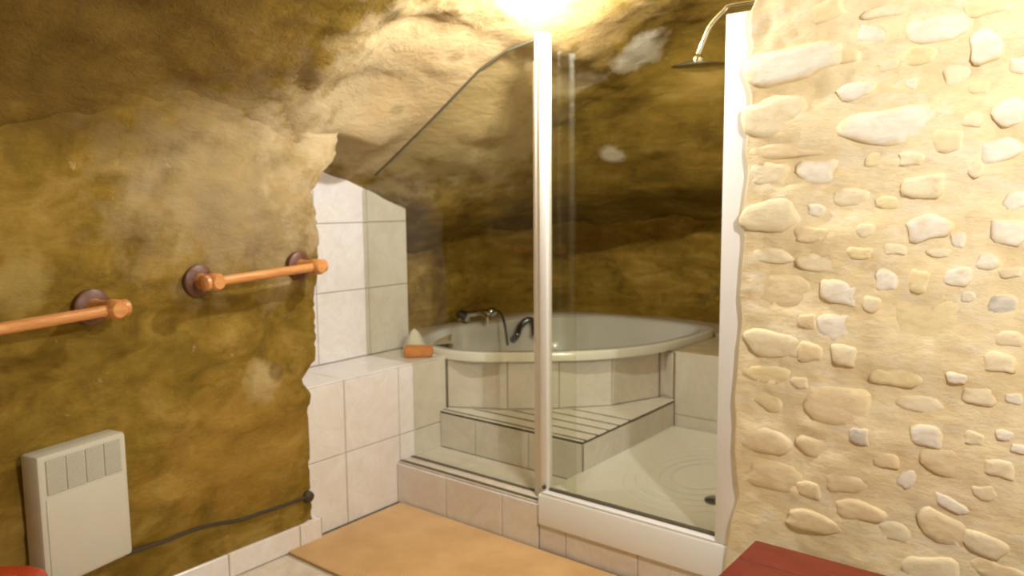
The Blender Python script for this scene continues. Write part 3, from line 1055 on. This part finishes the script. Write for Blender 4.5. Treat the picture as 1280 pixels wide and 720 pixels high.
# right hand pane and its profiles
box('profile_post', (0.880, 0.020, 0.262), (0.917, 0.060, P(681, 55, 1, .04).z), 'white_pvc', scn, 0.004)
box('profile_post', (0.800, 0.085, 0.205), (0.838, 0.125, P(672, 76, 1, .1).z), 'white_pvc', scn, 0.004)
box('post_link', (0.836, 0.050, 0.205), (0.886, 0.100, P(675, 42, 1, .07).z), 'white_pvc', scn, 0.004)
box('wall_profile', (1.684, -0.005, 0.262), (1.80, 0.050, P(915, 17, 1, 0.0).z), 'white_pvc', scn, 0.005)
g1 = box('glass_pane', (0.912, 0.036, 0.272), (1.690, 0.042, 2.10), 'glass', scn, 0)
box('bottom_seal', (0.917, 0.030, 0.262), (1.686, 0.048, 0.278), 'rubber', scn, 0.002)
box('sill_profile', (0.905, -0.006, 0.262), (1.686, 0.028, 0.270), 'white_pvc', scn, 0.002)
lathe('hinge_cap', (0.905, 0.016, 0.285), (0, -1, 0), [(0.010, 0), (0.010, 0.006), (0, 0.007)], 'dark_chrome', scn, 12)
# left pane: cut to the low wall and the slope of the rock
gp = [(0.006, 0.215), (0.995, 0.215), (0.995, 2.10), (0.84, 2.14)]
gp += [(q.x, q.z + 0.015) for q in dg] + [(-0.344, 1.56), (-0.344, 0.697), (0.006, 0.697)]
vs = [(x, GY - 0.003, z) for x, z in gp] + [(x, GY + 0.003, z) for x, z in gp]
n = len(gp)
fs = [tuple(range(n)), tuple(range(2 * n - 1, n - 1, -1))] + [(k, k + n, (k + 1) % n + n, (k + 1) % n) for k in range(n)]
mesh_obj('glass_pane', vs, fs, 'glass', scn)
tube('edge_seal', [(q.x, q.y - 0.004, q.z - 0.006) for q in dg], 0.006, 'rubber', scn, 8)
tr_ = box('bottom_track', (0.006, 0.010, 0.206), (0.884, 0.112, 0.214), 'floor_tile', scn, 0.002)
for (ya, yb_) in ((0.016, 0.038), (0.092, 0.116)):
    o = box('track_groove', (0.006, ya, 0.209), (0.884, yb_, 0.2165), 'rubber', scn, 0.001)

# shower arm and rain head
HY = 0.45
hd = P(872, 80, 1, HY)
shw = thing('rain_shower', 'chrome swan-neck shower arm with a flat round rain head', 'shower head', (hd.x, hd.y, hd.z))
a1 = P(905, 13, 1, HY); a2 = P(888, 32, 1, HY); a3 = P(879, 52, 1, HY)
tube('arm', spline([(1.80, HY, a1.z - 0.03), (1.72, HY, a1.z + 0.005), (a1.x + .04, HY, a1.z + 0.016), (a1.x, HY, a1.z), tuple(a2), tuple(a3), (hd.x + .006, HY, hd.z + 0.05), (hd.x, HY, hd.z + 0.03)], 6), 0.011, 'chrome', shw, 12)
lathe('ball_joint', (hd.x, HY, hd.z - 0.002), (0, 0, 1), [(0.012, 0), (0.022, 0.010), (0.024, 0.022), (0.018, 0.036), (0.010, 0.042)], 'chrome', shw)
lathe('rain_head', (hd.x + 0.01, HY, hd.z - 0.012), (0, 0, 1), [(0, -0.004), (0.110, -0.004), (0.118, 0.0), (0.110, 0.004), (0.03, 0.010), (0, 0.012)], 'chrome', shw, 40)
lathe('wall_flange', (1.80, HY, a1.z - 0.03), (-1, 0, 0), [(0.035, 0), (0.035, 0.006), (0.014, 0.012)], 'chrome', shw)

# ------------------------------------------------------------------ things on the ledge
sp = P(524, 443, 2, 0.695) + Vector((0.035, -0.04, 0))
bm = bmesh.new()
bm_box(bm, (-0.078, -0.045, 0), (0.078, 0.045, 0.058), 0.018, 3)
for v in bm.verts:
    k = 0.003 * math.sin(v.co.x * 90) + 0.002 * math.cos(v.co.y * 120)
    v.co += Vector((0, 0, k if v.co.z > 0.02 else 0))
bmesh.ops.transform(bm, matrix=Matrix.Translation((sp.x, sp.y, 0.695)) @ Matrix.Rotation(0.75, 4, 'Z'), verts=bm.verts)
o = bm_obj('sponge', bm, 'sponge', None, True, origin=(sp.x, sp.y, 0.695))
tag(o, 'orange bath sponge on the corner of the tiled ledge', 'sponge')
# folded white cloth standing in a point behind it
cp = Vector((-0.195, 0.335, 0))
bm = bmesh.new()
seg = 20
prof = [(0.060, 0.0), (0.062, 0.010), (0.058, 0.040), (0.044, 0.075), (0.020, 0.115), (0.0, 0.132)]
rings = []
for r, h in prof:
    rings.append([bm.verts.new((cp.x + max(r, .0005) * (1 + 0.10 * math.sin(5 * a + h * 30)) * math.cos(a),
                                cp.y + max(r, .0005) * (1 + 0.10 * math.sin(5 * a + h * 30)) * math.sin(a), 0.695 + h))
                  for a in [2 * PI * k / seg for k in range(seg)]])
for a, b in zip(rings, rings[1:]):
    for k in range(seg):
        bm.faces.new((a[k], a[(k + 1) % seg], b[(k + 1) % seg], b[k]))
bm.faces.new(rings[0][::-1])
o = bm_obj('folded_cloth', bm, 'cloth', None, True, origin=(cp.x, cp.y, 0.695), angle=80)
tag(o, 'small white cloth folded to a point behind the orange sponge', 'cloth')

# ------------------------------------------------------------------ electric heater on the rock
ang = math.radians(12)
wd = Vector((-math.sin(ang), math.cos(ang), 0))     # along the wall, away from camera
wn = Vector((math.cos(ang), math.sin(ang), 0))      # out of the wall
f_tr = P(157, 539, 0, 0.245); f_br = P(157, 695, 0, 0.245)
HW, HDp = 0.295, 0.085
z0, z1 = f_br.z, f_tr.z
R0 = Vector((f_tr.x, f_tr.y, 0)) - wd * HW - wn * HDp       # back corner nearest the camera
MT = Matrix(((wd.x, wn.x, 0, R0.x), (wd.y, wn.y, 0, R0.y), (0, 0, 1, 0), (0, 0, 0, 1)))
ht = thing('electric_heater', 'cream wall-hung electric convector heater with top grille', 'heater', tuple(R0 + wd * HW / 2 + wn * HDp / 2 + Vector((0, 0, z0))))
box('heater_body', (0, 0, z0), (HW, HDp, z1), 'heater', ht, 0.012, MT)
box('front_panel', (0.018, HDp - 0.004, z0 + 0.012), (HW - 0.018, HDp + 0.003, z1 - 0.135), 'heater', ht, 0.002, MT)
gw = (HW - 0.044) / 4
for k in range(4):
    u0 = 0.022 + k * gw
    gr = box('grille_panel', (u0 + 0.002, HDp - 0.004, z1 - 0.125), (u0 + gw - 0.002, HDp + 0.0015, z1 - 0.018), 'grille', ht, 0.001, MT)
    bm = bmesh.new()
    for i in range(17):
        zz = z1 - 0.122 + i * 0.00615
        bm_box(bm, (u0 + 0.004, HDp - 0.001, zz), (u0 + gw - 0.004, HDp + 0.0030, zz + 0.0036), 0, 1, MT)
    lv = bm_obj('louvres', bm, 'heater', gr, False)
    tag(lv, kind='stuff')
box('wall_bracket', (0.03, -0.05, z0 + 0.10), (HW - 0.03, 0.002, z1 - 0.12), 'heater', ht, 0.002, MT)

# cable along the foot of the rock
cpx = [(386, 621), (376, 624), (362, 629), (330, 640), (300, 650), (270, 655), (240, 663), (210, 675), (185, 683), (158, 692)]


def rock_x(y, z):
    p = np.array([[float(x_left(y, z)), y, z]])
    return float(x_left(y, z)) + float(rock_noise(p)[0] * (sm(0.12, 0.35, z) * .75 + .25) * (sm(0, .25, float(np.interp(z, EZ, EY)) - y) * .9 + .1))


cpts = []
for (x, y) in cpx:
    xx = 0.05
    for _ in range(5):
        q_ = P(x, y, 0, xx)
        xx = rock_x(q_.y, q_.z) + 0.006
    cpts.append(P(x, y, 0, xx))
cb = thing('power_cable', 'black power cable running along the rock to the heater', 'cable', tuple(cpts[0]))
tube('cord', spline(cpts, 6), 0.0075, 'cable', cb, 8)
lathe('cable_gland', cpts[0] + Vector((-0.01, 0, 0)), (1, -0.2, 0), [(0.026, 0), (0.026, 0.014), (0.014, 0.026), (0, 0.028)], 'cable', cb, 16)


# ------------------------------------------------------------------ wooden towel rails
def towel_rail(label, left_px, right_px, out, wall_l, wall_r, has_left=True):
    """rail axis seen between two pixels; it stands `out` metres off the rock"""
    def hit(px):
        xx = 0.2
        for _ in range(8):
            q = P(px[0], px[1], 0, xx)
            xx = float(x_left(q.y, q.z)) + out
        return P(px[0], px[1], 0, xx)
    a, b = hit(left_px), hit(right_px)
    d = (b - a).normalized()
    nrm_ = Vector((d.y, -d.x, 0)).normalized()
    root = thing('towel_rail', label, 'towel rail', tuple((a + b) / 2), 'wooden towel rails on the rock wall')
    tube('bar', [a, b], 0.0185, 'pine', root, 16)
    ends = [(b, 1)] + ([(a, -1)] if has_left else [])
    for e, s in ends:
        c = e - d * s * 0.012
        xw = rock_x(c.y, c.z)
        depth = (c.x - xw) / nrm_.x
        w0 = c - nrm_ * (depth - 0.006)
        lathe('wall_plate', w0 - nrm_ * 0.02, nrm_, [(0.056, 0), (0.061, 0.008), (0.061, 0.028), (0.050, 0.036), (0.0, 0.037)], 'dark_wood', root, 28)
        lathe('bracket_arm', w0 + nrm_ * 0.012, nrm_, [(0.030, 0), (0.026, 0.02), (0.028, depth * 0.6), (0.033, depth - 0.03), (0.033, depth + 0.004), (0.024, depth + 0.016), (0, depth + 0.018)], 'pine', root, 20)
        lathe('end_knob', e + d * s * 0.010, d * s, [(0.020, 0), (0.028, 0.004), (0.028, 0.020), (0.020, 0.028), (0, 0.030)], 'pine', root, 18)
    return root


towel_rail('wooden towel rail beside the white tiled niche', (264, 353), (398, 333), 0.105, None, None)
towel_rail('wooden towel rail above the electric heater', (-150, 437), (147, 386), 0.105, None, None)

# ------------------------------------------------------------------ bath mat
bm = bmesh.new()
bm_box(bm, (0.034, -0.686, 0.001), (1.60, -0.008, 0.014), 0.005, 2)
o = bm_obj('bath_mat', bm, 'mat', None, True, origin=(0.8, -0.34, 0.0))
tag(o, 'tan rectangular mat on the floor against the tiled plinth', 'mat')

# ------------------------------------------------------------------ red bench by the stone wall
TZ = 0.42
tA = P(945, 675, 2, TZ)
bx0, by1 = tA.x, tA.y
bench = thing('low_table', 'low red-stained wooden table in front of the stone wall', 'table', (bx0 + 0.5, by1 - 0.3, 0))
for k in range(4):
    ya = by1 - 0.60 + k * 0.15
    box('plank', (bx0, ya + 0.0008, TZ - 0.028), (bx0 + 1.0, ya + 0.15 - 0.0008, TZ), 'red_wood', bench, 0.002)
for (lx, ly) in ((0.04, -0.04), (0.90, -0.04), (0.04, -0.56), (0.90, -0.56)):
    box('leg', (bx0 + lx, by1 + ly - 0.025, 0), (bx0 + lx + 0.06, by1 + ly + 0.025, TZ - 0.028), 'red_wood', bench, 0.004)
box('apron', (bx0 + 0.05, by1 - 0.055, TZ - 0.10), (bx0 + 0.95, by1 - 0.035, TZ - 0.026), 'red_wood', bench, 0.002)
box('apron', (bx0 + 0.05, by1 - 0.575, TZ - 0.10), (bx0 + 0.95, by1 - 0.555, TZ - 0.026), 'red_wood', bench, 0.002)

# round red stool beside the heater; only the top of its rim reaches the picture
SZ_ = 0.47
fe = P(-24, 711, 2, SZ_)
vd = Vector((fe.x - CAM.x, fe.y - CAM.y, 0)).normalized()
bc = Vector((fe.x, fe.y, 0)) - vd * 0.15
stool = thing('stool', 'round red stool in front of the electric heater', 'stool', tuple(bc))
lathe('seat', bc + Vector((0, 0, SZ_ - 0.03)), (0, 0, 1), [(0.13, -0.004), (0.148, 0.0), (0.155, 0.012), (0.152, 0.024), (0.14, 0.030), (0, 0.032)], 'red_plastic', stool, 40)
for k in range(4):
    a = PI / 4 + k * PI / 2
    dv = Vector((math.cos(a), math.sin(a), 0))
    tube('leg', [bc + dv * 0.14, bc + dv * 0.10 + Vector((0, 0, SZ_ - 0.03))], [0.011, 0.014], 'red_plastic', stool, 10)
bm = bmesh.new()
bm_tube(bm, [bc + Vector((0.126 * math.cos(2 * PI * k / 32), 0.126 * math.sin(2 * PI * k / 32), 0.16)) for k in range(33)], 0.007, 8)
bm_obj('ring_stretcher', bm, 'red_plastic', stool, True)


# ------------------------------------------------------------------ lamps
def lamp(loc, watt, label):
    x, y, z = loc
    zc = float(z_ceil(np.array([x]), np.array([y]))[0]) + 0.03
    r = thing('ceiling_lamp', label, 'lamp', loc)
    lathe('ceiling_rose', (x, y, zc), (0, 0, -1), [(0.05, -0.03), (0.05, 0.01), (0.02, 0.03)], 'white_pvc', r)
    tube('stem', [(x, y, zc), (x, y, z + 0.055)], 0.008, 'white_pvc', r, 8)
    lathe('socket', (x, y, z + 0.085), (0, 0, -1), [(0.012, 0), (0.022, 0.006), (0.022, 0.040), (0.018, 0.046)], 'white_pvc', r)
    lathe('bulb', (x, y, z), (0, 0, 1), [(0.002, -0.034), (0.018, -0.030), (0.030, -0.014), (0.034, 0.002), (0.029, 0.020), (0.018, 0.036), (0.013, 0.046)], 'bulb', r)
    ld = D.lights.new('bulb_light', 'POINT')
    ld.energy = watt
    ld.color = (1.0, 0.985, 0.96)
    ld.shadow_soft_size = 0.03
    lo = D.objects.new('bulb_light', ld)
    lo.location = (0, 0, -0.068)
    link(lo, r)
    return r


lamp(LAMP_POS, LAMP_W, 'bare bulb lamp hanging from the rock ceiling before the shower')
lamp(FILL_POS, FILL_W, 'unseen bare bulb added as fill light in the room')  # out-of-view lamp, added to fill light on the front surfaces
